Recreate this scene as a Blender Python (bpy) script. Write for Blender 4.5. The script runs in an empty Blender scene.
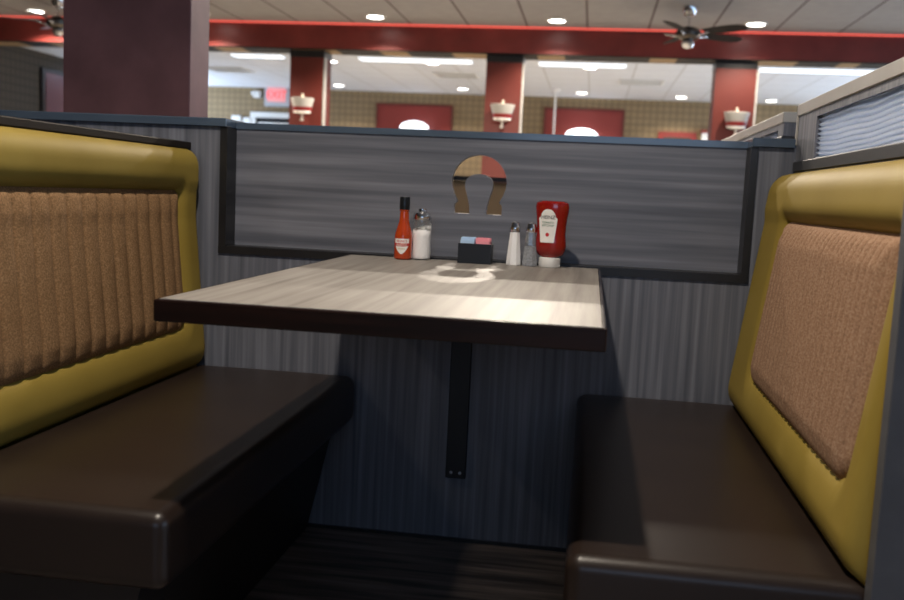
import bpy, bmesh, math, random
from mathutils import Vector, Matrix
random.seed(4)
S = bpy.context.scene
C = S.collection
PI = math.pi

# ---------------------------------------------------------------- camera
CH = 0.9352
yaw, pitch, roll, FPX = -0.1425, -0.1134, 0.0469, 940.37
cyw, syw, cp, sp = math.cos(yaw), math.sin(yaw), math.cos(pitch), math.sin(pitch)
fw = Vector((syw*cp, cyw*cp, sp)); rt = Vector((cyw, -syw, 0)); up = rt.cross(fw)
r2 = math.cos(roll)*rt + math.sin(roll)*up; u2 = -math.sin(roll)*rt + math.cos(roll)*up
cam = bpy.data.cameras.new('camera'); camo = bpy.data.objects.new('camera', cam); C.objects.link(camo)
M = Matrix((( r2.x, u2.x, -fw.x, 0), (r2.y, u2.y, -fw.y, 0), (r2.z, u2.z, -fw.z, CH), (0, 0, 0, 1)))
camo.matrix_world = M
cam.sensor_width = 36; cam.lens = FPX/904*36; cam.clip_start = 0.02; cam.clip_end = 100
cam.dof.use_dof = True; cam.dof.focus_distance = 1.9; cam.dof.aperture_fstop = 4.4
S.camera = camo

# ---------------------------------------------------------------- light
w = bpy.data.worlds.new('world'); S.world = w; w.use_nodes = True
w.node_tree.nodes['Background'].inputs[0].default_value = (0.62, 0.78, 1.0, 1)
w.node_tree.nodes['Background'].inputs[1].default_value = 1.0
S.view_settings.view_transform = 'Standard'; S.view_settings.look = 'None'
S.view_settings.exposure = 0.0; S.view_settings.gamma = 1.0; S.view_settings.use_curve_mapping = False

ROOM_X0, ROOM_X1, ROOM_Y0, ROOM_Y1, CZ = -8.35, 5.6, -4.0, 17.5, 2.75
def area(name, loc, rot, sx, sy, power, col):
    l = bpy.data.lights.new(name, 'AREA'); l.shape = 'RECTANGLE'; l.size = sx; l.size_y = sy
    l.energy = power; l.color = col
    o = bpy.data.objects.new(name, l); o.location = loc; o.rotation_euler = rot; C.objects.link(o); return o
DAY = (0.42, 0.66, 1.0)
# daylight entering through the window openings of the right-hand and rear walls (fixtures stand in the openings)
area('daylight_right_near', (ROOM_X1+.12, 0.6, 1.55), (0, PI/2, 0), 1.5, 4.6, 65, DAY)
area('daylight_right_middle', (ROOM_X1+.12, 6.6, 1.55), (0, PI/2, 0), 1.5, 4.6, 35, DAY)
area('daylight_right_far', (ROOM_X1+.12, 13.6, 1.55), (0, PI/2, 0), 1.5, 6.4, 210, (0.65, 0.8, 1.0))
area('daylight_rear', (.3, ROOM_Y0-.12, 1.7), (PI/2, 0, 0), 2.2, 1.0, 16, (.40, .62, 1.0))
area('cool_fill_left_far', (ROOM_X0-.10, 16.0, 1.7), (0, -PI/2-.65, 0), 1.4, 2.3, 130, (.62, .78, 1.0))  # added unseen light, tilted up to cool the far ceiling
WARM = (1.0, 0.88, 0.74)
def spot(loc, power, size=2.3, col=WARM, blend=.6, rad=.05):
    l = bpy.data.lights.new('can_light', 'SPOT'); l.energy = power; l.color = col
    l.spot_size = size; l.spot_blend = blend; l.shadow_soft_size = rad
    o = bpy.data.objects.new('can_light', l); o.location = loc; C.objects.link(o); return o
# recessed lamps: x, y, power; the fixtures themselves are built with the ceiling
CANS = [(-2.39, 9.97, 260), (-.478, 9.98, 170), (1.50, 9.95, 120), (-6.32, 10.05, 260), (-4.35, 10.0, 260),
        (-3.87, 13.5, 260), (-2.36, 13.4, 260), (-.15, 13.45, 260), (1.69, 12.85, 260),
        (-4.6, 16.6, 90), (-2.36, 16.55, 90), (-.3, 16.6, 90), (1.39, 16.8, 90), (2.9, 16.9, 90),
        (-.478, 6.8, 360), (-.478, 5.1, 165), (-.46, .95, 165), (-2.39, 1.6, 30), (3.2, 1.6, 200), (-2.39, 5.1, 120)]
for (x, y, p_) in CANS:
    spot((x, y, CZ-.03), p_, 2.95 if 3 < y < 9 else 2.3, WARM, .25 if 3 < y < 9 else .6)

# ---------------------------------------------------------------- materials
def newmat(name):
    m = bpy.data.materials.new(name); m.use_nodes = True
    nt = m.node_tree; b = nt.nodes['Principled BSDF']; return m, nt, b
def mat(name, col, rough=.5, metal=0, emit=0, ecol=None, spec=.5, trans=0, coat=0):
    m, nt, b = newmat(name)
    b.inputs['Base Color'].default_value = (*col, 1); b.inputs['Roughness'].default_value = rough
    b.inputs['Metallic'].default_value = metal; b.inputs['Specular IOR Level'].default_value = spec
    b.inputs['Transmission Weight'].default_value = trans; b.inputs['Coat Weight'].default_value = coat
    if emit:
        b.inputs['Emission Color'].default_value = (*(ecol or col), 1); b.inputs['Emission Strength'].default_value = emit
    return m
def noise_mat(name, c1, c2, scale, rough=.5, stretch=(1, 1, 1), bump=0, detail=4, lo=.3, hi=.7, metal=0, spec=.5, c3=None, bscale=None, bd=.002):
    m, nt, b = newmat(name); N = nt.nodes; L = nt.links
    tc = N.new('ShaderNodeTexCoord'); mp = N.new('ShaderNodeMapping'); mp.inputs['Scale'].default_value = stretch
    n = N.new('ShaderNodeTexNoise'); n.inputs['Scale'].default_value = scale; n.inputs['Detail'].default_value = detail
    r = N.new('ShaderNodeValToRGB'); r.color_ramp.elements[0].position = lo; r.color_ramp.elements[1].position = hi
    r.color_ramp.elements[0].color = (*c1, 1); r.color_ramp.elements[1].color = (*c2, 1)
    if c3:
        e = r.color_ramp.elements.new((lo+hi)/2); e.color = (*c3, 1)
    L.new(tc.outputs['Object'], mp.inputs[0]); L.new(mp.outputs[0], n.inputs['Vector']); L.new(n.outputs['Fac'], r.inputs[0])
    L.new(r.outputs[0], b.inputs['Base Color']); b.inputs['Roughness'].default_value = rough
    b.inputs['Metallic'].default_value = metal; b.inputs['Specular IOR Level'].default_value = spec
    if bump:
        bp = N.new('ShaderNodeBump'); bp.inputs['Strength'].default_value = bump; bp.inputs['Distance'].default_value = bd
        if bscale:
            n2 = N.new('ShaderNodeTexNoise'); n2.inputs['Scale'].default_value = bscale; L.new(tc.outputs['Object'], n2.inputs['Vector']); L.new(n2.outputs['Fac'], bp.inputs['Height'])
        else: L.new(n.outputs['Fac'], bp.inputs['Height'])
        L.new(bp.outputs[0], b.inputs['Normal'])
    return m
def grid_mat(name, c1, c2, line, sx, sy, ox, oy, lw, axes=('X', 'Y'), rough=.8, nscale=6, line_b=None):
    """noisy base colour with thin lines every sx, sy"""
    m, nt, b = newmat(name); N = nt.nodes; L = nt.links
    tc = N.new('ShaderNodeTexCoord'); sep = N.new('ShaderNodeSeparateXYZ'); L.new(tc.outputs['Object'], sep.inputs[0])
    n = N.new('ShaderNodeTexNoise'); n.inputs['Scale'].default_value = nscale; L.new(tc.outputs['Object'], n.inputs['Vector'])
    mx = N.new('ShaderNodeMix'); mx.data_type = 'RGBA'; mx.inputs[6].default_value = (*c1, 1); mx.inputs[7].default_value = (*c2, 1); L.new(n.outputs['Fac'], mx.inputs[0])
    masks = []
    for ax, s, off in ((axes[0], sx, ox), (axes[1], sy, oy)):
        a = N.new('ShaderNodeMath'); a.operation = 'SUBTRACT'; L.new(sep.outputs[ax], a.inputs[0]); a.inputs[1].default_value = off
        d = N.new('ShaderNodeMath'); d.operation = 'DIVIDE'; L.new(a.outputs[0], d.inputs[0]); d.inputs[1].default_value = s
        f = N.new('ShaderNodeMath'); f.operation = 'FRACT'; L.new(d.outputs[0], f.inputs[0])
        g = N.new('ShaderNodeMath'); g.operation = 'LESS_THAN'; L.new(f.outputs[0], g.inputs[0]); g.inputs[1].default_value = lw/s
        masks.append(g)
    mxx = N.new('ShaderNodeMath'); mxx.operation = 'MAXIMUM'; L.new(masks[0].outputs[0], mxx.inputs[0]); L.new(masks[1].outputs[0], mxx.inputs[1])
    m2 = N.new('ShaderNodeMix'); m2.data_type = 'RGBA'; L.new(mxx.outputs[0], m2.inputs[0]); L.new(mx.outputs[2], m2.inputs[6]); m2.inputs[7].default_value = (*line, 1)
    L.new(m2.outputs[2], b.inputs['Base Color']); b.inputs['Roughness'].default_value = rough
    return m

M_lamV = noise_mat('grey_laminate_vertical_grain', (.075, .081, .101), (.235, .246, .285), 3.0, .42, (22, 22, .5), lo=.25, hi=.75, c3=(.146, .154, .183))
M_lamH = noise_mat('grey_laminate_horizontal_grain', (.082, .088, .108), (.24, .248, .285), 3.0, .40, (.5, 22, 16), lo=.25, hi=.75, c3=(.152, .159, .188))
M_trim = noise_mat('dark_trim', (.010, .010, .011), (.020, .019, .019), 8, .35, (1, 1, 1))
M_cap = noise_mat('slate_cap', (.060, .085, .125), (.085, .118, .165), 5, .16, (1, 8, 8))
M_yellow = noise_mat('mustard_vinyl', (.30, .213, .042), (.355, .258, .056), 5, .58, spec=.10, bump=.12, bscale=700, bd=.0006)
M_brown = noise_mat('dark_brown_vinyl', (.020, .0125, .010), (.028, .018, .0135), 4, .36, bump=.25, bscale=420, bd=.0007)
M_tweed = noise_mat('tan_tweed', (.19, .115, .058), (.37, .23, .12), 280, .95, lo=.32, hi=.68, bump=.15, detail=3, spec=.1, c3=(.28, .16, .078), bd=.0015)
M_tweed2 = noise_mat('beige_tweed', (.27, .165, .105), (.45, .30, .20), 260, .95, lo=.32, hi=.68, bump=.1, detail=3, spec=.1, c3=(.36, .215, .135), bd=.0015)
M_table = noise_mat('grey_beige_laminate', (.195, .175, .158), (.355, .332, .305), 3.0, .5, (18, .6, 1), spec=.22, lo=.25, hi=.75, c3=(.278, .254, .230))
M_edge = noise_mat('dark_cherry_wood', (.007, .003, .002), (.022, .008, .005), 5, .25, (1, 14, 14))
M_black = mat('black_metal', (.006, .006, .007), .4)
M_chrome = mat('chrome', (.75, .75, .76), .12, 1)
M_steel = mat('brushed_steel', (.5, .5, .5), .3, 1)
M_white = mat('white_plastic', (.78, .78, .76), .4)
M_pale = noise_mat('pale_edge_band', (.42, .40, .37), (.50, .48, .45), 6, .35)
M_redpaint = noise_mat('red_plaster', (.15, .021, .017), (.26, .042, .034), 2.2, .38, (1, 1, 1), lo=.3, hi=.7)
M_colred = noise_mat('brick_red_paint', (.105, .015, .010), (.14, .021, .013), 2.5, .5)
M_purple = noise_mat('plum_plaster', (.115, .048, .055), (.200, .088, .097), 5, .7, (1, 1, 1), lo=.3, hi=.7)
M_redframe = mat('red_panel', (.22, .030, .024), .4)
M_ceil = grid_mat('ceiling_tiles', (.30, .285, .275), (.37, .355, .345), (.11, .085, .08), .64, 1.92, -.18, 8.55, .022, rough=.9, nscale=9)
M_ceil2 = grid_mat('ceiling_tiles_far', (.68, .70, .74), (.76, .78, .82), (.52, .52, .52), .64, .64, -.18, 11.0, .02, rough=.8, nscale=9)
M_paper = grid_mat('tan_check_wallpaper', (.22, .155, .080), (.30, .215, .115), (.17, .12, .065), .115, .115, 0, 0, .022, axes=('X', 'Z'), nscale=2)
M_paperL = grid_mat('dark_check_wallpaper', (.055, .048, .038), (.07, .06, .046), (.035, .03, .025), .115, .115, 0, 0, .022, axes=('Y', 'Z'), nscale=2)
M_floor = noise_mat('dark_plank_floor', (.07, .058, .050), (.34, .27, .23), 2.5, .42, (1.2, 14, 1), lo=.35, hi=.75)
M_wallp = mat('plain_wall', (.30, .25, .19), .8)
M_lamp = mat('lamp_lens', (1, 1, 1), .5, emit=14, ecol=(1, .96, .9))
M_cool = mat('cool_glint', (1, 1, 1), .5, emit=1.3, ecol=(.72, .86, 1))
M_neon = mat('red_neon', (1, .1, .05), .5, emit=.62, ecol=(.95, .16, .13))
M_glass = mat('clear_glass', (1, 1, 1), .02, trans=1)
M_olive = noise_mat('olive_brown_vinyl', (.46, .35, .21), (.54, .41, .25), 4, .5)

# ---------------------------------------------------------------- mesh helpers
def link(name, me, m=None, parent=None, smooth=False):
    o = bpy.data.objects.new(name, me); C.objects.link(o)
    if m: me.materials.append(m)
    if parent: o.parent = parent
    if smooth:
        for p in me.polygons: p.use_smooth = True
    return o
def tag(o, label, cat, group=None, kind=None):
    o['label'] = label; o['category'] = cat
    if group: o['group'] = group
    if kind: o['kind'] = kind
    return o
def thing(name, label, cat, loc=(0, 0, 0), rz=0, group=None):
    o = bpy.data.objects.new(name, None); o.empty_display_size = .05; C.objects.link(o); o.location = loc; o.rotation_euler = (0, 0, rz)
    return tag(o, label, cat, group)
def struct(o): o['kind'] = 'structure'; return o
def dup(root, loc=None, rz=None):
    r = root.copy(); C.objects.link(r)
    if loc is not None: r.location = loc
    if rz is not None: r.rotation_euler = (0, 0, rz)
    for ch in list(root.children):
        c = ch.copy(); C.objects.link(c); c.parent = r
        for g in list(ch.children):
            d = g.copy(); C.objects.link(d); d.parent = c
    return r
def bm_box(bm, x0, x1, y0, y1, z0, z1, bev=0, seg=2):
    v = [bm.verts.new(p) for p in ((x0, y0, z0), (x1, y0, z0), (x1, y1, z0), (x0, y1, z0), (x0, y0, z1), (x1, y0, z1), (x1, y1, z1), (x0, y1, z1))]
    fs = [bm.faces.new([v[i] for i in f]) for f in ((0, 3, 2, 1), (4, 5, 6, 7), (0, 1, 5, 4), (1, 2, 6, 5), (2, 3, 7, 6), (3, 0, 4, 7))]
    if bev:
        es = list({e for f in fs for e in f.edges})
        bmesh.ops.bevel(bm, geom=es, offset=bev, segments=seg, profile=.5, affect='EDGES')
def fin(bm, name, m, parent=None, smooth=False):
    bmesh.ops.recalc_face_normals(bm, faces=bm.faces)
    me = bpy.data.meshes.new(name); bm.to_mesh(me); bm.free(); return link(name, me, m, parent, smooth)
def box(name, x0, x1, y0, y1, z0, z1, m, parent=None, bev=0, seg=2):
    bm = bmesh.new(); bm_box(bm, x0, x1, y0, y1, z0, z1, bev, seg); return fin(bm, name, m, parent)
def bm_lathe(bm, prof, n=24, cx=0, cy=0, sx=1, sy=1, a0=0, a1=2*PI):
    closed = prof[0] == prof[-1]
    full = abs(a1-a0-2*PI) < 1e-6; cnt = n if full else n+1
    rings = []
    for (r, z) in prof:
        rings.append([bm.verts.new((cx+sx*r*math.cos(a0+(a1-a0)*i/n), cy+sy*r*math.sin(a0+(a1-a0)*i/n), z)) for i in range(cnt)])
    for a, b in zip(rings, rings[1:]):
        for i in range(n):
            j = (i+1) % cnt
            bm.faces.new((a[i], a[j], b[j], b[i]))
    for rg in (rings[0], rings[-1]):
        if len(rg) > 2 and not closed:
            try: bm.faces.new(rg)
            except ValueError: pass
def lathe(name, prof, m, parent=None, n=24, **k):
    bm = bmesh.new(); bm_lathe(bm, prof, n, **k); o = fin(bm, name, m, parent, True); sharp(o); return o
def sharp(o, ang=35):
    me = o.data
    try: me.set_sharp_from_angle(angle=math.radians(ang))
    except Exception: pass
def bm_tube(bm, a, b, r, n=12, r1=None):
    a, b = Vector(a), Vector(b); d = (b-a).normalized(); t = Vector((0, 0, 1)) if abs(d.z) < .9 else Vector((1, 0, 0))
    e1 = d.cross(t).normalized(); e2 = d.cross(e1); r1 = r if r1 is None else r1
    A = [bm.verts.new(a+r*(math.cos(2*PI*i/n)*e1+math.sin(2*PI*i/n)*e2)) for i in range(n)]
    B = [bm.verts.new(b+r1*(math.cos(2*PI*i/n)*e1+math.sin(2*PI*i/n)*e2)) for i in range(n)]
    for i in range(n): bm.faces.new((A[i], A[(i+1) % n], B[(i+1) % n], B[i]))
    bm.faces.new(A); bm.faces.new(B)
def tube(name, a, b, r, m, parent=None, n=12, r1=None):
    bm = bmesh.new(); bm_tube(bm, a, b, r, n, r1); o = fin(bm, name, m, parent, True); sharp(o); return o
def axis_samples(h, r, nc, nr=5):
    rim = [h-r+r*math.tan(PI/4*i/nr) for i in range(1, nr+1)]
    core = [-(h-r)+2*(h-r)*i/nc for i in range(nc+1)]
    return [-v for v in reversed(rim)]+core+rim
def pillow(name, cx, cy, cz, hx, hy, hz, r, m, parent=None, crown=0, nc=10, fn=None):
    """rounded, crowned block"""
    X, Y, Z = axis_samples(hx, r, nc), axis_samples(hy, r, nc*2), axis_samples(hz, r, 3)
    bm = bmesh.new(); cache = {}
    def V(i, j, k):
        key = (i, j, k)
        if key not in cache:
            p = Vector((X[i], Y[j], Z[k])); h = Vector((hx-r, hy-r, hz-r))
            q = Vector([max(-h[a], min(h[a], p[a])) for a in range(3)]); d = p-q
            if d.length > 1e-9: d = d.normalized()*r
            q = q+d
            if crown:
                s = (1-(q.x/hx)**2)*(1-(q.y/hy)**4)
                if q.z > 0: q.z += crown*max(0, s)*(q.z/hz)
            q += Vector((cx, cy, cz))
            if fn: q = fn(q)
            cache[key] = bm.verts.new(q)
        return cache[key]
    nx, ny, nz = len(X)-1, len(Y)-1, len(Z)-1
    for i in range(nx):
        for j in range(ny):
            for k in (0, nz): bm.faces.new((V(i, j, k), V(i+1, j, k), V(i+1, j+1, k), V(i, j+1, k)))
    for i in range(nx):
        for k in range(nz):
            for j in (0, ny): bm.faces.new((V(i, j, k), V(i+1, j, k), V(i+1, j, k+1), V(i, j, k+1)))
    for j in range(ny):
        for k in range(nz):
            for i in (0, nx): bm.faces.new((V(i, j, k), V(i, j+1, k), V(i, j+1, k+1), V(i, j, k+1)))
    return fin(bm, name, m, parent, True)
def text_mesh(txt, size, depth=.0004, align='CENTER'):
    cu = bpy.data.curves.new('lettering', 'FONT'); cu.body = txt; cu.size = size; cu.extrude = depth; cu.align_x = align; cu.align_y = 'CENTER'; cu.resolution_u = 2
    o = bpy.data.objects.new('lettering', cu); C.objects.link(o)
    dg = bpy.context.evaluated_depsgraph_get(); me = bpy.data.meshes.new_from_object(o.evaluated_get(dg))
    bpy.data.objects.remove(o); return me
def flat_text(name, txt, size, loc, m, parent, rx=PI/2, rz=0, wide=1):
    me = text_mesh(txt, size); o = link(name, me, m, parent)
    me.transform(Matrix.Translation(loc) @ Matrix.Rotation(rz, 4, 'Z') @ Matrix.Rotation(rx, 4, 'X') @ Matrix.Diagonal((wide, 1, 1, 1))); return o
def wrap_text(name, txt, size, R, z, m, parent, cx=0, cy=0, sx=1, sy=1, a=0, wide=1):
    """lettering laid round an upright cylinder, facing -y"""
    me = text_mesh(txt, size, .0003)
    for v in me.vertices:
        x, y, d = v.co.x*wide, v.co.y, v.co.z; t = a+x/R
        v.co = (cx+sx*(R+.0004+d)*math.sin(t), cy-sy*(R+.0004+d)*math.cos(t), z+y)
    return link(name, me, m, parent)

# ================================================================ the setting
D = 2.44                      # front face of the low partition
o = box('floor', ROOM_X0, ROOM_X1, ROOM_Y0, 2.6, -.1, 0, M_floor); struct(o)
o = box('floor', ROOM_X0, ROOM_X1, 2.6, ROOM_Y1, -.1, 0, noise_mat('beige_bounce_floor', (.38, .34, .29), (.46, .42, .36), 3, .5)); struct(o)  # unseen far floor, made pale to bounce light onto the ceiling
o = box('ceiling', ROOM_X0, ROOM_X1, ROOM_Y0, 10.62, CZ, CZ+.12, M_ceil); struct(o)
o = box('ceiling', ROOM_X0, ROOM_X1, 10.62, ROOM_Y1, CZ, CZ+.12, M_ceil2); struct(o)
o = box('wall_far', ROOM_X0, ROOM_X1, ROOM_Y1, ROOM_Y1+.12, 0, CZ+.12, M_paper); struct(o)
bm = bmesh.new()
for a, b, c, d in ((ROOM_Y0, 14.8, 0, CZ+.12), (17.2, ROOM_Y1+.12, 0, CZ+.12), (14.8, 17.2, 0, .95), (14.8, 17.2, 2.45, CZ+.12)): bm_box(bm, ROOM_X0-.12, ROOM_X0, a, b, c, d)  # opening for the added left light, hidden behind the column
struct(fin(bm, 'wall_left', M_paperL))
# right-hand wall with three window openings
bm = bmesh.new(); ZA, ZB = .8, 2.3
openings = [(-1.7, 2.9), (4.3, 8.9), (10.4, 16.8)]
bm_box(bm, ROOM_X1, ROOM_X1+.16, ROOM_Y0-.12, ROOM_Y1+.12, 0, ZA); bm_box(bm, ROOM_X1, ROOM_X1+.16, ROOM_Y0-.12, ROOM_Y1+.12, ZB, CZ+.12)
ys = [ROOM_Y0-.12]+[v for p in openings for v in p]+[ROOM_Y1+.12]
for i in range(0, len(ys), 2): bm_box(bm, ROOM_X1, ROOM_X1+.16, ys[i], ys[i+1], ZA, ZB)
struct(fin(bm, 'wall_right', M_wallp))
bm = bmesh.new(); bm_box(bm, ROOM_X0, ROOM_X1, ROOM_Y0-.16, ROOM_Y0, 0, 1.15); bm_box(bm, ROOM_X0, ROOM_X1, ROOM_Y0-.16, ROOM_Y0, 2.25, CZ+.12)
bm_box(bm, ROOM_X0, -.85, ROOM_Y0-.16, ROOM_Y0, 1.15, 2.25); bm_box(bm, 1.45, ROOM_X1, ROOM_Y0-.16, ROOM_Y0, 1.15, 2.25)
struct(fin(bm, 'wall_rear', M_wallp))

# ================================================================ partition with the recessed panel
ZC0, ZC1 = 1.082, 1.105
part = thing('half_wall_partition', 'low grey wood-grain partition behind the table, with recessed panel and slate cap', 'partition', (0, D, 0))
def pbox(name, x0, x1, y0, y1, z0, z1, m, bev=0): return box(name, x0, x1, y0-D, y1-D, z0, z1, m, part, bev)
XL, XR, RY, ZS = -.978, .380, 2.505, .764
bm = bmesh.new()
bm_box(bm, -4.2, .484, 0, .16, 0, ZS-.002)
bm_box(bm, -4.2, XL-.003, 0, .16, ZS-.002, ZC0)
bm_box(bm, XR+.003, .484, 0, .16, ZS-.002, ZC0)
fin(bm, 'wall_panel', M_lamV, part)
# recessed board with horseshoe-shaped opening
def horseshoe():
    cx, cz = -.3015, .966
    pts = []
    Ro, Ri = .0735, .044
    # outer from bottom-left foot up and round to bottom-right foot
    pts += [(-.064, -.084), (-.064, -.060), (-.056, -.052)]
    for i in range(19):
        a = math.radians(205-230*i/18); pts.append((Ro*math.cos(a), Ro*math.sin(a)*.98))
    pts += [(.056, -.052), (.064, -.060), (.064, -.084), (.022, -.084), (.024, -.062), (.028, -.045)]
    for i in range(13):
        a = math.radians(-8+196*i/12); pts.append((.0375*math.cos(a), -.008+.030*math.copysign(abs(math.sin(a))**.8, math.sin(a))))
    pts += [(-.028, -.045), (-.024, -.062), (-.022, -.084)]
    return [(cx+x, cz+z) for x, z in pts]
cu = bpy.data.curves.new('panel_outline', 'CURVE'); cu.dimensions = '2D'; cu.fill_mode = 'BOTH'; cu.extrude = .011
for loop in ([(XL-.004, ZS-.004), (XR+.004, ZS-.004), (XR+.004, ZC0), (XL-.004, ZC0)], horseshoe()):
    s = cu.splines.new('POLY'); s.points.add(len(loop)-1); s.use_cyclic_u = True
    for pnt, (x, z) in zip(s.points, loop): pnt.co = (x, z, 0, 1)
oc = bpy.data.objects.new('tmp', cu); C.objects.link(oc)
me = bpy.data.meshes.new_from_object(oc.evaluated_get(bpy.context.evaluated_depsgraph_get())); bpy.data.objects.remove(oc)
me.transform(Matrix.Translation((0, RY-D+.011, 0)) @ Matrix.Rotation(PI/2, 4, 'X'))
o = link('recessed_panel', me, M_lamH, part); o['label'] = 'recessed horizontal-grain panel with horseshoe cut-out'
# frame round the recess: proud face strips and jambs
bm = bmesh.new()
bm_box(bm, XL-.020, XL, -.004, RY-D, ZS-.020, ZC0)
bm_box(bm, XR, XR+.018, -.004, RY-D, ZS-.020, ZC0)
bm_box(bm, XL-.020, XR+.018, -.005, RY-D, ZS-.021, ZS)
fin(bm, 'recess_frame', M_trim, part)
bm = bmesh.new()
bm_box(bm, -4.2, XL-.001, -.010, .17, ZC0, ZC1, .002, 1); bm_box(bm, XR+.001, .484, -.010, .17, ZC0, ZC1, .002, 1)
bm_box(bm, XL-.001, XR+.001, RY-D-.004, .17, ZC0, ZC1-.006)
fin(bm, 'cap_rail', M_cap, part)
o = box('trim_1', -4.2, .484, D-.006, D, 0, .009, M_trim); struct(o)

# ================================================================ divider panels on the right, with reeded glass
def reeded(name, x, y0, y1, z0, z1, parent, nrib):
    bm = bmesh.new(); ny, nz = 60, nrib*8; rows = []
    for side in (0, 1):
        g = []
        for i in range(ny+1):
            y = y0+(y1-y0)*i/ny; row = []
            for k in range(nz+1):
                z = z0+(z1-z0)*k/nz
                wob = .0022*math.sin(y*9.0+z*25)+.0012*math.sin(y*23+1)
                t = .0042*math.cos(2*PI*nrib*(z+wob-z0)/(z1-z0))
                row.append(bm.verts.new((x-.004-t*.9 if side == 0 else x+.004, y, z)))
            g.append(row)
        for i in range(ny):
            for k in range(nz): bm.faces.new((g[i][k], g[i+1][k], g[i+1][k+1], g[i][k+1]))
        rows.append(g)
    a, b = rows
    for i in range(ny):
        for k in (0, nz): bm.faces.new((a[i][k], a[i+1][k], b[i+1][k], b[i][k]))
    for k in range(nz):
        for i in (0, ny): bm.faces.new((a[i][k], a[i][k+1], b[i][k+1], b[i][k]))
    return fin(bm, name, M_reed, parent, True)
M_endp = noise_mat('blue_grey_end_panel', (.085, .088, .10), (.115, .118, .13), 14, .5)
M_reed, _nt, _b = newmat('reeded_glass')
_b.inputs['Base Color'].default_value = (.93, .95, 1, 1); _b.inputs['Roughness'].default_value = .10; _b.inputs['Transmission Weight'].default_value = .8
_tl = _nt.nodes.new('ShaderNodeBsdfTranslucent'); _tl.inputs[0].default_value = (.95, .96, 1, 1)
_mx = _nt.nodes.new('ShaderNodeMixShader'); _mx.inputs[0].default_value = .68
_nt.links.new(_b.outputs[0], _mx.inputs[1]); _nt.links.new(_tl.outputs[0], _mx.inputs[2]); _nt.links.new(_mx.outputs[0], _nt.nodes['Material Output'].inputs[0])
DX = .486
M_sill = mat('dark_grey_sill', (.030, .032, .038), .45)
def divider(y0, y1, zsill, ztop, posts, label, zpost):
    t = thing('booth_divider', label, 'divider', (DX, y0, 0))
    L = y1-y0
    bm = bmesh.new(); bm_box(bm, 0, .07, 0, L, 0, zsill-.0265)
    fin(bm, 'lower_panel', M_lamV, t)
    bm = bmesh.new(); bm_box(bm, -.004, .076, 0, L, zsill-.026, zsill-.0005, .002, 1); fin(bm, 'sill', M_sill, t)
    bm = bmesh.new()
    for (a, b) in posts: bm_box(bm, 0, .07, a, b, zsill, ztop-.016)
    bm_box(bm, 0, .07, 0, L, ztop-.016, ztop, 0)
    fin(bm, 'glass_frame', M_lamV, t)
    bm = bmesh.new(); bm_box(bm, -.004, .074, 0, L, ztop, ztop+.028, .002, 1); fin(bm, 'top_rail', M_pale, t)
    ins = sorted(posts)
    reeded('reeded_glass_pane', .012, ins[0][1], ins[-1][0], zsill, ztop-.016, t, 9)
    return t, L
t, L = divider(1.2555, D-.001, 1.050, 1.160, [(0, .06), (.985, D-.001-1.2555)], 'grey booth divider above right bench with reeded glass strip and pale top rail', None)
box('end_face', -.003, .073, -.0045, -.0005, 0, 1.185, M_endp, t)
bm = bmesh.new(); bm_box(bm, -.004, .0, L-.008, L+.0, 1.09, 1.181); fin(bm, 'end_strip', M_pale, t)
t, L = divider(2.615, 5.0, 1.125, 1.160, [(0, .075), (2.2, 2.385)], 'farther booth divider with pale top rail, behind the partition at right', None)
# near end panels of the benches are parts of the benches (below)

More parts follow.
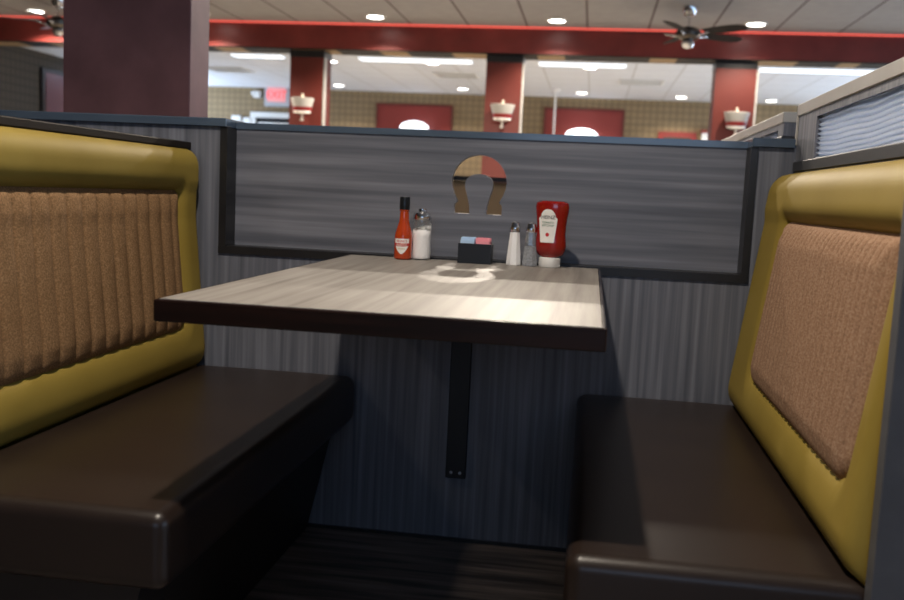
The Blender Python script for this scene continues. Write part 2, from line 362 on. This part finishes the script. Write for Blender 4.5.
# ================================================================ booth benches
XC = -.3035
Y0, Y1 = 1.285, 2.428
IN = (1.415, 2.315, .540, .915)     # inset panel y0, y1, z0, z1
def sd_round(y, z, y0, y1, z0, z1, rt_, rb):
    cy, cz = (y0+y1)/2, (z0+z1)/2; r = rt_ if z > cz else rb
    qx, qz = abs(y-cy)-(y1-y0)/2+r, abs(z-cz)-(z1-z0)/2+r
    return math.hypot(max(qx, 0), max(qz, 0))+min(max(qx, qz), 0)-r
BD = {-1: (.748, .09), 1: (.703, .132)}
def base_dist(z, s): return BD[s][0]+BD[s][1]*(z-.44)
def circ(t): t = max(0, min(1, t)); return math.sqrt(max(0, 1-(1-t)**2))
def bench(s, label, tweed, nchan, IN):
    t = thing('booth_bench', label, 'bench', (XC+s*.55, Y0, 0))
    ox, oy = XC+s*.55, Y0
    W = lambda d, y, z: (XC+s*d-ox, y-oy, z)
    def bx(name, d0, d1, y0, y1, z0, z1, m, bev=0):
        a, b = sorted((XC+s*d0-ox, XC+s*d1-ox)); return box(name, a, b, y0-oy, y1-oy, z0, z1, m, t, bev)
    # seat cushion
    hx = (.745-.297)/2; c = (.745+.297)/2
    o = pillow('seat_cushion', XC+s*c-ox, (Y0+Y1)/2-oy, .373, hx, (Y1-Y0)/2, .063, .024, M_brown, t, crown=.007)
    # welt seam round the near and inner edges
    bm = bmesh.new(); z = .324
    bm_tube(bm, W(.302, Y0+.05, z), W(.302, Y1-.03, z), .0025, 8); bm_tube(bm, W(.33, Y0+.005, z), W(.70, Y0+.005, z), .0025, 8)
    fin(bm, 'welt', M_brown, t, True)
    # sloping base
    bm = bmesh.new(); pr = [(.350, .310), (.42, .0), (.745, .0), (.745, .310)]
    ra = [bm.verts.new(W(d, Y0+.03, z)) for d, z in pr]; rb = [bm.verts.new(W(d, Y1, z)) for d, z in pr]
    bm.faces.new(ra); bm.faces.new(rb)
    for i in range(4): bm.faces.new((ra[i], ra[(i+1) % 4], rb[(i+1) % 4], rb[i]))
    fin(bm, 'base', M_base, t)
    # padded back: border
    y0, y1, z0, z1 = Y0, Y1, .41, 1.02; NY, NZ = 150, 84; bm = bmesh.new(); g = []
    for i in range(NY+1):
        row = []
        for k in range(NZ+1):
            fy = i/NY; fz = k/NZ
            y, z = y0+(y1-y0)*fy, z0+(z1-z0)*fz
            dn = min(y-y0, 9); df = y1-y; dt = z1-z
            tn = circ(dn/.035)*circ(df/.04)*circ(dt/.05)*circ((z-.436)/.06)
            di = sd_round(y, z, *IN, .012, .055)
            ti = circ((di+.012)/.050)
            tt = max(0, min(1, (z-.90)/.03))
            tb = max(0, min(1, (.62-z)/.04)); tb = tb*max(0, min(1, (y-IN[0])/.03))*max(0, min(1, (IN[1]-y)/.03))
            lo_ = .10+.45*tb; h = (.042+.006*tt)*tn*(lo_+(1-lo_)*ti)
            row.append(bm.verts.new(W(min(base_dist(z, s), .7835)-h, y, z)))
        g.append(row)
    for i in range(NY):
        for k in range(NZ): bm.faces.new((g[i][k], g[i+1][k], g[i+1][k+1], g[i][k+1]))
    per = [g[i][0] for i in range(NY+1)]+[g[NY][k] for k in range(1, NZ+1)]+[g[i][NZ] for i in range(NY-1, -1, -1)]+[g[0][k] for k in range(NZ-1, 0, -1)]
    bk = [bm.verts.new(W(.785, v.co.y+oy, v.co.z)) for v in per]
    for i in range(len(per)):
        j = (i+1) % len(per); bm.faces.new((per[i], per[j], bk[j], bk[i]))
    bm.faces.new(bk)
    fin(bm, 'back_cushion', M_yellow, t, True)
    # channelled tweed inset
    y0, y1, z0, z1 = IN; NY, NZ = nchan*12, 56; bm = bmesh.new(); g = []
    for i in range(NY+1):
        row = []
        for k in range(NZ+1):
            y, z = y0+(y1-y0)*i/NY, z0+(z1-z0)*k/NZ
            di = -sd_round(y, z, *IN, .012, .055)
            if di < 0:     # slide outside points onto the rounded outline
                cy, cz = (y0+y1)/2, (z0+z1)/2; r = .012 if z > cz else .055
                qy = max(y0+r, min(y1-r, y)); qz = max(z0+r, min(z1-r, z)); v = Vector((y-qy, z-qz))
                if v.length > r: v = v.normalized()*r
                y, z = qy+v.x, qz+v.y; di = 0
            ph = (y-y0)/(y1-y0)*nchan
            rib = abs(math.sin(PI*ph))**.5
            h = .004+.030*circ(di/.03)+ (.012*rib if tweed is M_tweed else .016*rib)*max(0, min(1, (di-.004)/.05))
            row.append(bm.verts.new(W(min(base_dist(z, s), .7835)-h, y, z)))
        g.append(row)
    for i in range(NY):
        for k in range(NZ):
            try: bm.faces.new((g[i][k], g[i+1][k], g[i+1][k+1], g[i][k+1]))
            except ValueError: pass
    fin(bm, 'tweed_inset', tweed, t, True)
    if s < 0:
        bx('back_board', .79, .86, Y0, Y1+.008, 0, 1.018, M_lamV)
        bx('cap_trim', .775, .872, Y0-.02, Y1+.008, 1.019, 1.038, M_captrim, .003)
    bx('end_panel', .735 if s < 0 else .697, .86 if s < 0 else .785, Y0-.030, Y0-.002, 0, 1.018, M_endp, .0015)
    return t
M_base = noise_mat('dark_base_laminate', (.012, .009, .008), (.022, .017, .014), 5, .5)
M_captrim = mat('dark_brown_cap', (.018, .013, .010), .6, spec=.15)
bench(-1, 'left booth bench with brown vinyl seat and mustard back with wide-channelled tan tweed inset', M_tweed, 15, (1.415, 2.315, .540, .915))
bench(1, 'right booth bench with brown vinyl seat and mustard back with narrow-ribbed beige inset', M_tweed2, 26, (1.372, 2.190, .532, .912))

# ================================================================ table
tb = thing('booth_table', 'rectangular grey-beige laminate table with dark cherry edge fixed to the partition', 'table', (XC, 1.87, 0))
TX0, TX1, TY0, TY1, TZ = -.631-XC, .031-XC, 1.299-1.87, D-.004-1.87, .76
box('table_top', TX0+.007, TX1-.007, TY0+.007, TY1-.007, TZ-.020, TZ, M_table, tb)
bm = bmesh.new()
for (a, b, c, d) in ((TX0, TX1, TY0, TY0+.0068), (TX0, TX1, TY1-.0068, TY1), (TX0, TX0+.0068, TY0+.0068, TY1-.0068), (TX1-.0068, TX1, TY0+.0068, TY1-.0068)):
    bm_box(bm, a, b, c, d, TZ-.034, TZ-.0008, .0022, 2)
fin(bm, 'edge_band', M_edge, tb)
box('underside_board', TX0+.012, TX1-.012, TY0+.012, TY1-.008, TZ-.031, TZ-.0205, M_base, tb)
bm = bmesh.new(); bx0, bx1 = -.345-XC, -.290-XC; wy = D-.001-1.87
bm_box(bm, bx0, bx1, wy-.008, wy, .175, .7285, .002, 1)
bm_box(bm, bx0, bx1, wy-.62, wy-.008, .719, .7285)
# folded web between plate and arm
xm = (bx0+bx1)/2
br = fin(bm, 'bracket', M_black, tb)
for dx in (-.012, .012):
    lath = tube('bolt', (xm+dx, wy-.008, .192), (xm+dx, wy-.012, .192), .0045, M_chrome, br, 10)

# ================================================================ things on the table
Z0 = .7605
# hot sauce bottle
hs = thing('hot_sauce_bottle', 'red hot sauce bottle with black cap at the back of the table, leftmost condiment', 'bottle', (-.472, 2.365, Z0))
M_sauce = mat('orange_red_sauce', (.46, .050, .008), .22, coat=.5)
lathe('body', [(.019, 0), (.0225, .003), (.0230, .010), (.0230, .058), (.0215, .068), (.0165, .084), (.0125, .098), (.0118, .110), (.0110, .122), (.0125, .124), (.0125, .128)], M_sauce, hs, 28)
lathe('cap', [(.0128, .1265), (.0132, .129), (.0132, .157), (.0122, .159), (.004, .1592)], mat('black_cap', (.008, .010, .013), .3), hs, 24)
M_label = mat('white_label', (.92, .90, .86), .5); M_lred = mat('label_red', (.55, .02, .03), .5); M_lgold = mat('label_gold', (.45, .28, .06), .5)
def wrap_patch(name, R, outline, m, parent, sx=1, sy=1, n=14, off=.0003):
    """label wrapped round the front (-y) of a cylinder; outline(t in -1..1) -> (z0, z1), half angle A"""
    A, f = outline; bm = bmesh.new(); pr = None; q = []
    for i in range(n+1):
        t = -1+2*i/n; z0, z1 = f(t); th = A*t
        q.append([bm.verts.new((sx*(R+off)*math.sin(th), -sy*(R+off)*math.cos(th), z)) for z in (z0, z1)])
    for a, b in zip(q, q[1:]): bm.faces.new((a[0], b[0], b[1], a[1]))
    return fin(bm, name, m, parent, True)
lb = wrap_patch('label', .0232, (.85, lambda t: (.014+.024*abs(t)**1.6, .053)), M_label, hs)
wrap_patch('label_band', .0232, (.85, lambda t: (.0335+.002*t*t, .0415+.001*t*t)), M_lred, hs, off=.0007)
wrap_text('lettering', "FRANK'S", .0085, .0232, .0467, M_lred, hs, wide=.85)
wrap_text('lettering', 'RedHot', .0085, .0236, .0373, mat('label_cream', (.9, .85, .75), .5), hs, wide=1.0)
wrap_text('lettering', 'ORIGINAL', .0045, .0232, .0275, M_lgold, hs)
# sugar dispenser
sg = thing('sugar_shaker', 'tall glass sugar dispenser with steel top, right behind the hot sauce bottle', 'sugar dispenser', (-.430, 2.392, Z0))
M_sugar = noise_mat('white_sugar', (.90, .90, .90), (.97, .97, .97), 300, .35)
M_jar = mat('jar_glass', (.95, .97, .96), .04, trans=.95)
bm = bmesh.new(); prof = [(.0225, .002), (.0235, .005), (.0235, .02), (.0228, .06), (.0228, .088)]
n = 28; rings = []
for r, z in prof[:-1]+[(.0228, .085)]:
    top = (r, z) == (.0228, .085)
    rings.append([bm.verts.new((1.03*r*math.cos(2*PI*i/n), 1.03*r*math.sin(2*PI*i/n), z+(.009*math.cos(2*PI*i/n) if top else 0))) for i in range(n)])
for a, b in zip(rings, rings[1:]):
    for i in range(n): bm.faces.new((a[i], a[(i+1) % n], b[(i+1) % n], b[i]))
bm.faces.new(rings[0]); bm.faces.new(rings[-1]); fin(bm, 'sugar', M_sugar, sg, True)
lathe('glass_jar', [(.0210, .070), (.0238, .0765), (.0238, .098), (.0232, .103), (.0220, .103), (.0222, .098), (.0222, .078), (.0210, .070)], M_jar, sg, 28)
lathe('lid', [(.0235, .1025), (.0245, .104), (.0245, .112), (.0215, .119), (.012, .1225), (.011, .124), (.011, .130), (.004, .131)], M_chrome, sg, 28)
# sugar packet caddy
cd = thing('packet_caddy', 'small black caddy filled with sweetener packets in the middle of the table back', 'caddy', (-.286, 2.375, Z0))
bm = bmesh.new(); w2, d2, h2 = .042, .026, .050
bm_box(bm, -w2, w2, -d2, d2, 0, .004)
for (a, b, c, d) in ((-w2, w2, -d2, -d2+.003), (-w2, w2, d2-.003, d2), (-w2, -w2+.003, -d2+.003, d2-.003), (w2-.003, w2, -d2+.003, d2-.003)):
    bm_box(bm, a, b, c, d, .004, h2)
fin(bm, 'tray', mat('black_plastic', (.010, .011, .014), .35), cd)
pk = {'blue': mat('packet_blue', (.50, .70, .95), .6), 'pink': mat('packet_pink', (.95, .35, .42), .6), 'white': mat('packet_white', (.85, .85, .88), .6)}
packs = []
for i in range(11):
    for side, kind in ((-1, 'blue'), (1, 'pink')):
        if i % 4 == 3 and side < 0: kind = 'white'
        x0 = side*.0195; y = -.020+.004*i; h = .0515+random.uniform(0, .009)
        bm = bmesh.new(); tl = random.uniform(-.0015, .0015)
        v0 = [(-.0175, 0), (.0175, 0), (.0175, 1), (-.0175, 1)]
        fr = [bm.verts.new((x0+a, y-.0012+tl*b, .005+(h)*b)) for a, b in v0]; bk = [bm.verts.new((x0+a, y+.0012+tl*b, .005+(h)*b)) for a, b in v0]
        bm.faces.new(fr); bm.faces.new(bk)
        for q in range(4): bm.faces.new((fr[q], fr[(q+1) % 4], bk[(q+1) % 4], bk[q]))
        o = fin(bm, 'sweetener_packet', pk[kind]); o.location = cd.location
        nm = {'blue': 'pale blue', 'pink': 'pink', 'white': 'white'}[kind]
        tag(o, nm+' sweetener packet standing in the '+('left' if side < 0 else 'right')+' half of the black caddy', 'packet', nm+' packets in the caddy')
# salt and pepper shakers
def shaker(name, label, loc, fillm, fill_h):
    t = thing(name, label, 'shaker', loc)
    bm = bmesh.new(); R_ = lambda z: .0202-.0078*z/.086
    bm_lathe(bm, [(.0195, 0), (.0202, .003), (R_(fill_h), fill_h)], 8, a0=PI/8, a1=2*PI+PI/8); fin(bm, 'contents', fillm, t)
    bm = bmesh.new(); bm_lathe(bm, [(R_(fill_h), fill_h+.0005), (.0124, .0865)], 8, a0=PI/8, a1=2*PI+PI/8); fin(bm, 'glass_body', M_jar, t)
    lathe('cap', [(.0130, .085), (.0136, .087), (.0136, .096), (.0118, .101), (.0112, .106), (.006, .110), (.001, .1105)], M_chrome, t, 24)
    return t
shaker('salt_shaker', 'faceted glass salt shaker full of white salt, left of the pepper shaker', (-.189, 2.385, Z0), M_sugar, .083)
shaker('pepper_shaker', 'faceted glass pepper shaker between the salt shaker and the ketchup', (-.148, 2.383, Z0), noise_mat('ground_pepper', (.20, .21, .23), (.34, .36, .39), 220, .9), .050)
# ketchup bottle standing on its cap
kt = thing('ketchup_bottle', 'squeezy red ketchup bottle standing upside down on its white cap, rightmost condiment', 'bottle', (-.098, 2.385, Z0), -.12)
M_ket = mat('ketchup_red', (.27, .008, .005), .20, coat=.6)
lathe('cap', [(.026, 0), (.0275, .002), (.0275, .022), (.0255, .0245)], M_white, kt, 28, sx=1, sy=.85)
lathe('body', [(.022, .0247), (.031, .030), (.038, .042), (.040, .054), (.0385, .066), (.0370, .080), (.0375, .105), (.0395, .125), (.0420, .140), (.0425, .152), (.0405, .161), (.033, .1655), (.01, .167)], M_ket, kt, 32, sx=1, sy=.60)
def kf(t):
    a = abs(t); return (.060, .128+.018*math.sqrt(max(0, 1-(a/.8)**2)) if a < .8 else .128)
# keystone-shaped label: wide at the shoulders, narrow at the foot
bm = bmesh.new(); q = []
def kx(z): return .017+.006*max(0, min(1, (z-.060)/.055)) if z < .118 else (.0235 if z < .124 else max(.004, .019*math.sqrt(max(.03, 1-((z-.124)/.022)**2))))
def bodyR(z):
    P = [(.054, .040), (.066, .0385), (.080, .0370), (.105, .0375), (.125, .0395), (.140, .0420), (.152, .0425)]
    for (a, ra), (b, rb) in zip(P, P[1:]):
        if a <= z <= b: return ra+(rb-ra)*(z-a)/(b-a)
    return .04
NZ = 26
for k in range(NZ+1):
    z = .062+(.145-.062)*k/NZ; R = bodyR(z)+.0005; row = []
    for i in range(9):
        x = -.006+kx(z)*(-1+2*i/8); y = -.6*math.sqrt(max(0, R*R-x*x))-.0004; row.append(bm.verts.new((x, y, z)))
    q.append(row)
for a, b in zip(q, q[1:]):
    for i in range(8): bm.faces.new((a[i], a[i+1], b[i+1], b[i]))
fin(bm, 'label', M_label, kt, True)
def ket_text(txt, size, z, m, wide=1):
    me = text_mesh(txt, size, .0002)
    for v in me.vertices:
        x = -.006+v.co.x*wide; zz = z+v.co.y; R = bodyR(zz)+.0009; v.co = (x, -.6*math.sqrt(max(0, R*R-x*x))-.0007-v.co.z, zz)
    return link('lettering', me, m, kt)
M_lgreen = mat('label_green', (.05, .22, .12), .5); M_ldark = mat('label_dark', (.03, .04, .05), .5)
ket_text('HEINZ', .0125, .125, M_ldark); ket_text('TOMATO', .0070, .112, M_lgreen); ket_text('KETCHUP', .0070, .1045, M_lgreen)
bm = bmesh.new()
ring = []
for i in range(14):
    a = 2*PI*i/14; x = -.006+.0048*math.cos(a); z = .082+.0048*math.sin(a); R = bodyR(z)+.0009; ring.append(bm.verts.new((x, -.6*math.sqrt(R*R-x*x)-.0008, z)))
bm.faces.new(ring); fin(bm, 'tomato_emblem', M_lred, kt)

# ================================================================ the room beyond
# plum column right behind the partition
o = box('square_column', -1.788, -1.338, 3.0, 3.156, 0, CZ-.002, M_purple, None, .004); tag(o, 'broad plum-coloured column standing right behind the partition at left', 'column')
# red beam with gold patches painted for reflections underneath, and red glow strip
bt = thing('ceiling_beam', 'long dark red ceiling beam spanning the room above the columns', 'beam', (0, 10.4, 2.455))
X0b, X1b = ROOM_X0+.002, ROOM_X1-.002
box('fascia', X0b, X1b, 0, .40, .012, .272, M_redpaint, bt)
box('soffit', X0b, X1b, .0, .40, .002, .0115, mat('black_soffit', (.012, .010, .010), .5, spec=.2), bt)
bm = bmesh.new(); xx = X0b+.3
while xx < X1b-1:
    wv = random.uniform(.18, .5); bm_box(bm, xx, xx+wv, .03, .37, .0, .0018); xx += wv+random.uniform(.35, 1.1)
fin(bm, 'reflection_patches', mat('gold_reflection', (.42, .28, .14), .45, .6), bt)
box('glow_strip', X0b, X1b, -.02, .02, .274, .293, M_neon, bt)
# three red columns under the beam, with pale strips for daylit right edges, and sconces
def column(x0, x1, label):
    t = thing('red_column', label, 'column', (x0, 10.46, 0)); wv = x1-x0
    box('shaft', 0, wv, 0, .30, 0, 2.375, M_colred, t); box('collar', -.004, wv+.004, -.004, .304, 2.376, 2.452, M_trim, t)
    box('daylit_edge', wv+.0005, wv+.022, -.006, .05, 0, 2.370, M_pale, t)
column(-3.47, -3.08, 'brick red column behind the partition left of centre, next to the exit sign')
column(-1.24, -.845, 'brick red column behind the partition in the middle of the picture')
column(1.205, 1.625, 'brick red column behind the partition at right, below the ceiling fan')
def sconce(x, label):
    t = thing('wall_sconce', label, 'sconce', (x, 10.36, 1.66), 0, 'sconces on the red columns')
    lathe('shade', [(.108, .152), (.132, .235), (.134, .250), (.125, .254)], mat('sconce_grey', (.42, .40, .36), .6), t, 24, sy=.75)
    lathe('red_band', [(.100, .110), (.104, .112), (.112, .150), (.106, .1515)], mat('sconce_red', (.22, .008, .007), .5), t, 24, sy=.75)
    lathe('foot', [(.055, .078), (.098, .088), (.098, .1075), (.05, .109)], mat('sconce_white', (.9, .85, .78), .5), t, 24, sy=.75)
    lathe('stem', [(.012, 0), (.020, .006), (.020, .02), (.012, .03), (.012, .086)], mat('sconce_stem', (.75, .70, .62), .5), t, 16)
    lathe('finial', [(.030, .2545), (.034, .262), (.012, .272), (.012, .300), (.002, .304)], mat('sconce_finial', (.70, .62, .50), .5), t, 16)
    box('wall_bracket', -.02, .02, .055, .0995, .10, .16, M_trim, t)
    return t
sconce(-3.285, 'cream and red wall sconce on the left red column'); sconce(-1.03, 'cream and red wall sconce on the middle red column'); sconce(1.44, 'cream and red wall sconce on the right red column')

# recessed ceiling lamps
lampdesc = ['over the beam left of the middle column', 'above the beam near the picture centre', 'half hidden behind the right blade of the fan', 'beside the left fan at the far left', 'hidden behind the plum column']
can0 = None
for i, (x, y, p_) in enumerate(CANS):
    if can0 is None:
        can0 = thing('recessed_light', '', 'ceiling light', (x, y, CZ), 0, 'recessed ceiling lights'); c = can0
        lathe('lens', [(.085, -.010), (.085, -.004)], M_lamp, can0, 24); lathe('trim_ring', [(.086, -.012), (.105, -.012), (.110, -.001), (.086, -.001), (.086, -.012)], M_white, can0, 24)
    else: c = dup(can0, (x, y, CZ))
    if y < 9: d = 'round recessed ceiling light above the booths in the nearer ceiling'
    elif y < 11: d = 'round recessed ceiling light before the red beam, '+['left of the centre column', 'right of the centre column', 'by the right fan blade', 'beside the left ceiling fan', 'near the plum column'][i]
    elif y < 15: d = 'round recessed light just past the red beam, '+['right of the left red column', 'between left and middle columns', 'between middle and right columns', 'over the right red column'][i-5]
    else: d = 'round recessed light close to the far wall, '+['right of the left column', 'left of the middle column', 'right of the middle column', 'left of the right column', 'right of the right column'][i-9]
    c['label'] = d
# glowing strips for daylight glinting on the ceiling grid past the beam
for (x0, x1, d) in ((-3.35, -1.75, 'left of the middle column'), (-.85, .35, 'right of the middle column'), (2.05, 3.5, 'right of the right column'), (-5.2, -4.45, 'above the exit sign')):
    t = thing('ceiling_glint', 'long cool white daylight glint on the far ceiling grid, '+d, 'ceiling light', ((x0+x1)/2, 13.1, CZ), 0, 'cool daylight glints past the beam'); h = (x1-x0)/2
    box('housing', -h, h, -.14, .14, -.012, -.001, M_white, t); box('glint_face', -h+.02, h-.02, -.12, .12, -.030, -.0125, M_cool, t)
# air vents
def vent(x, y, d):
    t = thing('ceiling_vent', 'grey louvred air vent in the far ceiling, '+d, 'vent', (x, y, CZ), 0, 'air vents in the far ceiling')
    bm = bmesh.new(); 
    for a, b, c, e in ((-.34, .34, -.30, -.27), (-.34, .34, .27, .30), (-.34, -.31, -.27, .27), (.31, .34, -.27, .27)): bm_box(bm, a, b, c, e, -.015, -.001)
    fin(bm, 'frame', M_white, t)
    box('backing', -.31, .31, -.27, .27, -.004, -.001, mat('vent_dark', (.12, .12, .13), .7), t)
    for k in range(6):
        y_ = -.22+.088*k; box('slat', -.305, .305, y_-.012, y_+.012, -.014, -.006, M_white, t)
vent(-5.95, 14.8, 'left of the left column'); vent(-2.2, 14.7, 'left of the middle column'); vent(.62, 14.9, 'right of the middle column')

# ceiling fans
def fan(loc, rz, label, bladem):
    t = thing('ceiling_fan', label, 'fan', loc, rz, 'ceiling fans')
    lathe('canopy', [(.020, -.095), (.050, -.080), (.068, -.040), (.070, -.001)], M_chrome, t, 24)
    tube('downrod', (0, 0, -.18), (0, 0, -.09), .012, M_chrome, t)
    lathe('motor', [(.03, -.31), (.085, -.30), (.115, -.27), (.118, -.235), (.09, -.205), (.05, -.19), (.02, -.18)], M_motor, t, 28)
    lathe('switch_cap', [(.01, -.385), (.045, -.375), (.06, -.345), (.05, -.312), (.03, -.311)], M_chrome, t, 24)
    for k in range(5):
        a = math.radians(32+72*k); ca, sa = math.cos(a), math.sin(a)
        bm = bmesh.new(); rows = []
        for i in range(13):
            f = i/12; r = .17+.44*f; wd = .050+.022*math.sin(PI*min(1, f*1.1)*.8)
            if f > .85: wd *= math.sqrt(max(.02, 1-((f-.85)/.16)**2))
            row = []
            for side, zz in ((-1, -.003), (1, -.003), (1, .003), (-1, .003)):
                lx, ly = r, side*wd; z = -.245+zz-side*wd*.22
                row.append(bm.verts.new((lx*ca-ly*sa, lx*sa+ly*ca, z)))
            rows.append(row)
        for p_, q_ in zip(rows, rows[1:]):
            for j in range(4): bm.faces.new((p_[j], p_[(j+1) % 4], q_[(j+1) % 4], q_[j]))
        bm.faces.new(rows[0]); bm.faces.new(rows[-1])
        b = fin(bm, 'blade', bladem, t)
        bm = bmesh.new(); bm_tube(bm, (.09*ca, .09*sa, -.275), (.16*ca, .16*sa, -.262), .010, 8); bm_box(bm, -.018, .018, -.018, .018, -.003, .003)
        for v in bm.verts[-8:] if False else []: pass
        bm_tube(bm, (.15*ca, .15*sa, -.262), (.215*ca, .215*sa, -.254), .007, 8)
        bmesh.ops.delete(bm, geom=[v for v in bm.verts if abs(v.co.z) < .01], context='VERTS')
        fin(bm, 'blade_iron', M_chrome, b, True)
    return t
M_motor = mat('dark_bronze_motor', (.10, .085, .07), .25, 1)
M_blade = mat('dark_walnut_blade', (.007, .005, .004), .6, spec=.15)
M_blade2 = mat('dark_walnut_blade_left', (.020, .014, .011), .35)
fan((.78, 9.16, CZ), 0, 'ceiling fan with dark blades and chrome hub hanging at the upper right', M_blade)
fan((-5.62, 9.34, CZ), math.radians(30), 'ceiling fan at the upper left, mostly hidden behind the plum column', M_blade2)

# far wall: red framed panels
def red_panel(name, x0, x1, z0, z1, label, inner=None, frame=.035):
    t = thing(name, label, 'picture', ((x0+x1)/2, ROOM_Y1, (z0+z1)/2)); hx, hz = (x1-x0)/2, (z1-z0)/2
    bm = bmesh.new()
    for a, b, c, d in ((-hx, hx, hz-frame, hz), (-hx, hx, -hz, -hz+frame), (-hx, -hx+frame, -hz+frame, hz-frame), (hx-frame, hx, -hz+frame, hz-frame)): bm_box(bm, a, b, -.045, -.001, c, d)
    fin(bm, 'frame', M_frame if inner is None else M_redframe, t)
    box('panel', -hx+frame, hx-frame, -.030, -.001, -hz+frame, hz-frame, inner or M_redframe, t)
    return t
M_frame = mat('dark_red_frame', (.13, .02, .015), .4)
red_panel('framed_picture', -4.10, -2.66, 1.55, 2.535, 'framed red picture on the tan wall between left and middle columns')
red_panel('framed_picture', -.97, .47, 1.55, 2.56, 'framed red picture on the tan wall right of the middle column')
red_panel('framed_picture', 1.09, 1.76, 1.5, 2.20, 'small red-framed dark picture low on the far wall, left of the right column', mat('dark_picture', (.06, .055, .045), .5), .09)
# unidentified white shapes, built as glowing domes in front of the pictures
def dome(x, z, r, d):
    t = thing('glowing_dome', 'glowing white dome in front of the '+d, 'lamp', (x, 17.2, 0), 0, 'white domes by the red pictures')
    lathe('dome_shell', [(r*math.cos(PI/2*q/9)+.001, z-.14+.14*math.sin(PI/2*q/9)) for q in range(10)], M_dome, t, 28, sy=.6)
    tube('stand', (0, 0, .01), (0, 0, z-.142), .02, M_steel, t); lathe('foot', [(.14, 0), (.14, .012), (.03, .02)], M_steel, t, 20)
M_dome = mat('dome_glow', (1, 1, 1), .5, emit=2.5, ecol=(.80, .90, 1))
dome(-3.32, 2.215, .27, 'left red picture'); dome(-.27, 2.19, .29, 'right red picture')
# pendant cord near the far wall
pc = thing('pendant_lamp', 'thin white pendant cord hanging from a round canopy right of the middle column', 'lamp', (-.73, 16.3, CZ))
lathe('canopy', [(.07, -.03), (.09, -.001)], M_white, pc, 20); tube('cord', (0, 0, -.95), (0, 0, -.03), .016, M_white, pc)
lathe('shade', [(.20, -1.20), (.19, -1.10), (.05, -.96), (.02, -.95)], M_white, pc, 24)
# exit sign and emergency lamp
ex = thing('exit_sign', 'white exit sign with glowing red letters on the far wall left of the left column', 'sign', (-6.0, 17.35, 2.58))
box('housing', -.25, .25, 0, .149, -.18, .18, mat('sign_grey', (.42, .44, .47), .5), ex, .01); 
box('letter_panel', -.19, .17, -.006, -.0005, -.10, .165, mat('exit_panel', (.55, .25, .25), .5, emit=.45, ecol=(1, .36, .38)), ex)
flat_text('lettering', 'EXIT', .20, (-.01, -.008, .03), mat('exit_red', (.8, .04, .04), .5, emit=.7, ecol=(1, .08, .10)), ex)
em = thing('emergency_lamp', 'small pale twin emergency lamp left of the exit sign', 'lamp', (-6.42, 17.4, 2.62))
box('housing', -.07, .07, 0, .0995, -.06, .06, M_white, em, .008)
for sx in (-.04, .05): lathe('lamp_head', [(.03, -.02), (.05, .02), (.045, .03)], M_white, em, 16, cx=sx, cy=-.055)
# serving hatch on the far wall
sh = thing('serving_hatch', 'white-framed dark serving hatch on the far wall below the exit sign', 'hatch', (-6.15, ROOM_Y1, 1.95)); 
bm = bmesh.new()
for a, b, c, d in ((-.40, .52, .24, .34), (-.40, -.30, -.45, .24), (.44, .52, -.45, .24), (-.24, .40, .08, .15)): bm_box(bm, a, b, -.06, -.001, c, d)
fin(bm, 'frame', M_white, sh); box('opening', -.30, .44, -.012, -.001, -.45, .24, M_black, sh)
for (x, z, wv, d) in ((-6.83, 2.15, .09, 'wider one, left of the serving hatch'), (-6.62, 2.12, .07, 'smaller one, just left of the serving hatch')):
    o = box('wall_box', -wv, wv, -.08, -.001, -.06, .06, M_white, None, .006); o.location = (x, ROOM_Y1, z); tag(o, 'small white box on the far wall, '+d, 'box', 'small white boxes on the far wall')
o = thing('wall_cabinet', 'small white wall cabinet with red top, beside the right red column', 'cabinet', (1.99, ROOM_Y1, 2.05))
box('body', -.14, .14, -.10, -.001, -.15, .15, M_white, o); box('top', -.17, .17, -.12, -.001, .151, .20, M_redframe, o)
# picture on the left wall
lp = thing('framed_picture', 'plum framed picture with a pale lower corner on the dark left wall', 'picture', (ROOM_X0, 13.9, 2.12))
M_fr2 = mat('black_picture_frame', (.015, .010, .010), .4)
box('frame', .001, .05, -.52, .60, -.42, .40, M_fr2, lp); box('picture', .051, .056, -.44, .54, -.36, .34, mat('plum_print', (.13, .045, .06), .3), lp)
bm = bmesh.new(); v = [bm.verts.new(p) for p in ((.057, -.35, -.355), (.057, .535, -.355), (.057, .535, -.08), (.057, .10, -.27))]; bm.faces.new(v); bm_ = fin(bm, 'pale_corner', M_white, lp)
# booth bench seen through the horseshoe
bb = thing('far_bench', 'olive brown bench back seen through the horseshoe opening', 'bench', (-.6, 4.9, 0))
pillow('back_cushion', 0, .05, .72, .75, .05, .28, .04, M_olive, bb); box('cap', -.76, .76, 0, .12, 1.002, 1.025, M_trim, bb); pillow('seat_cushion', 0, .37, .39, .75, .24, .05, .04, M_brown, bb)
box('base', -.74, .74, .02, .56, 0, .339, M_base, bb)
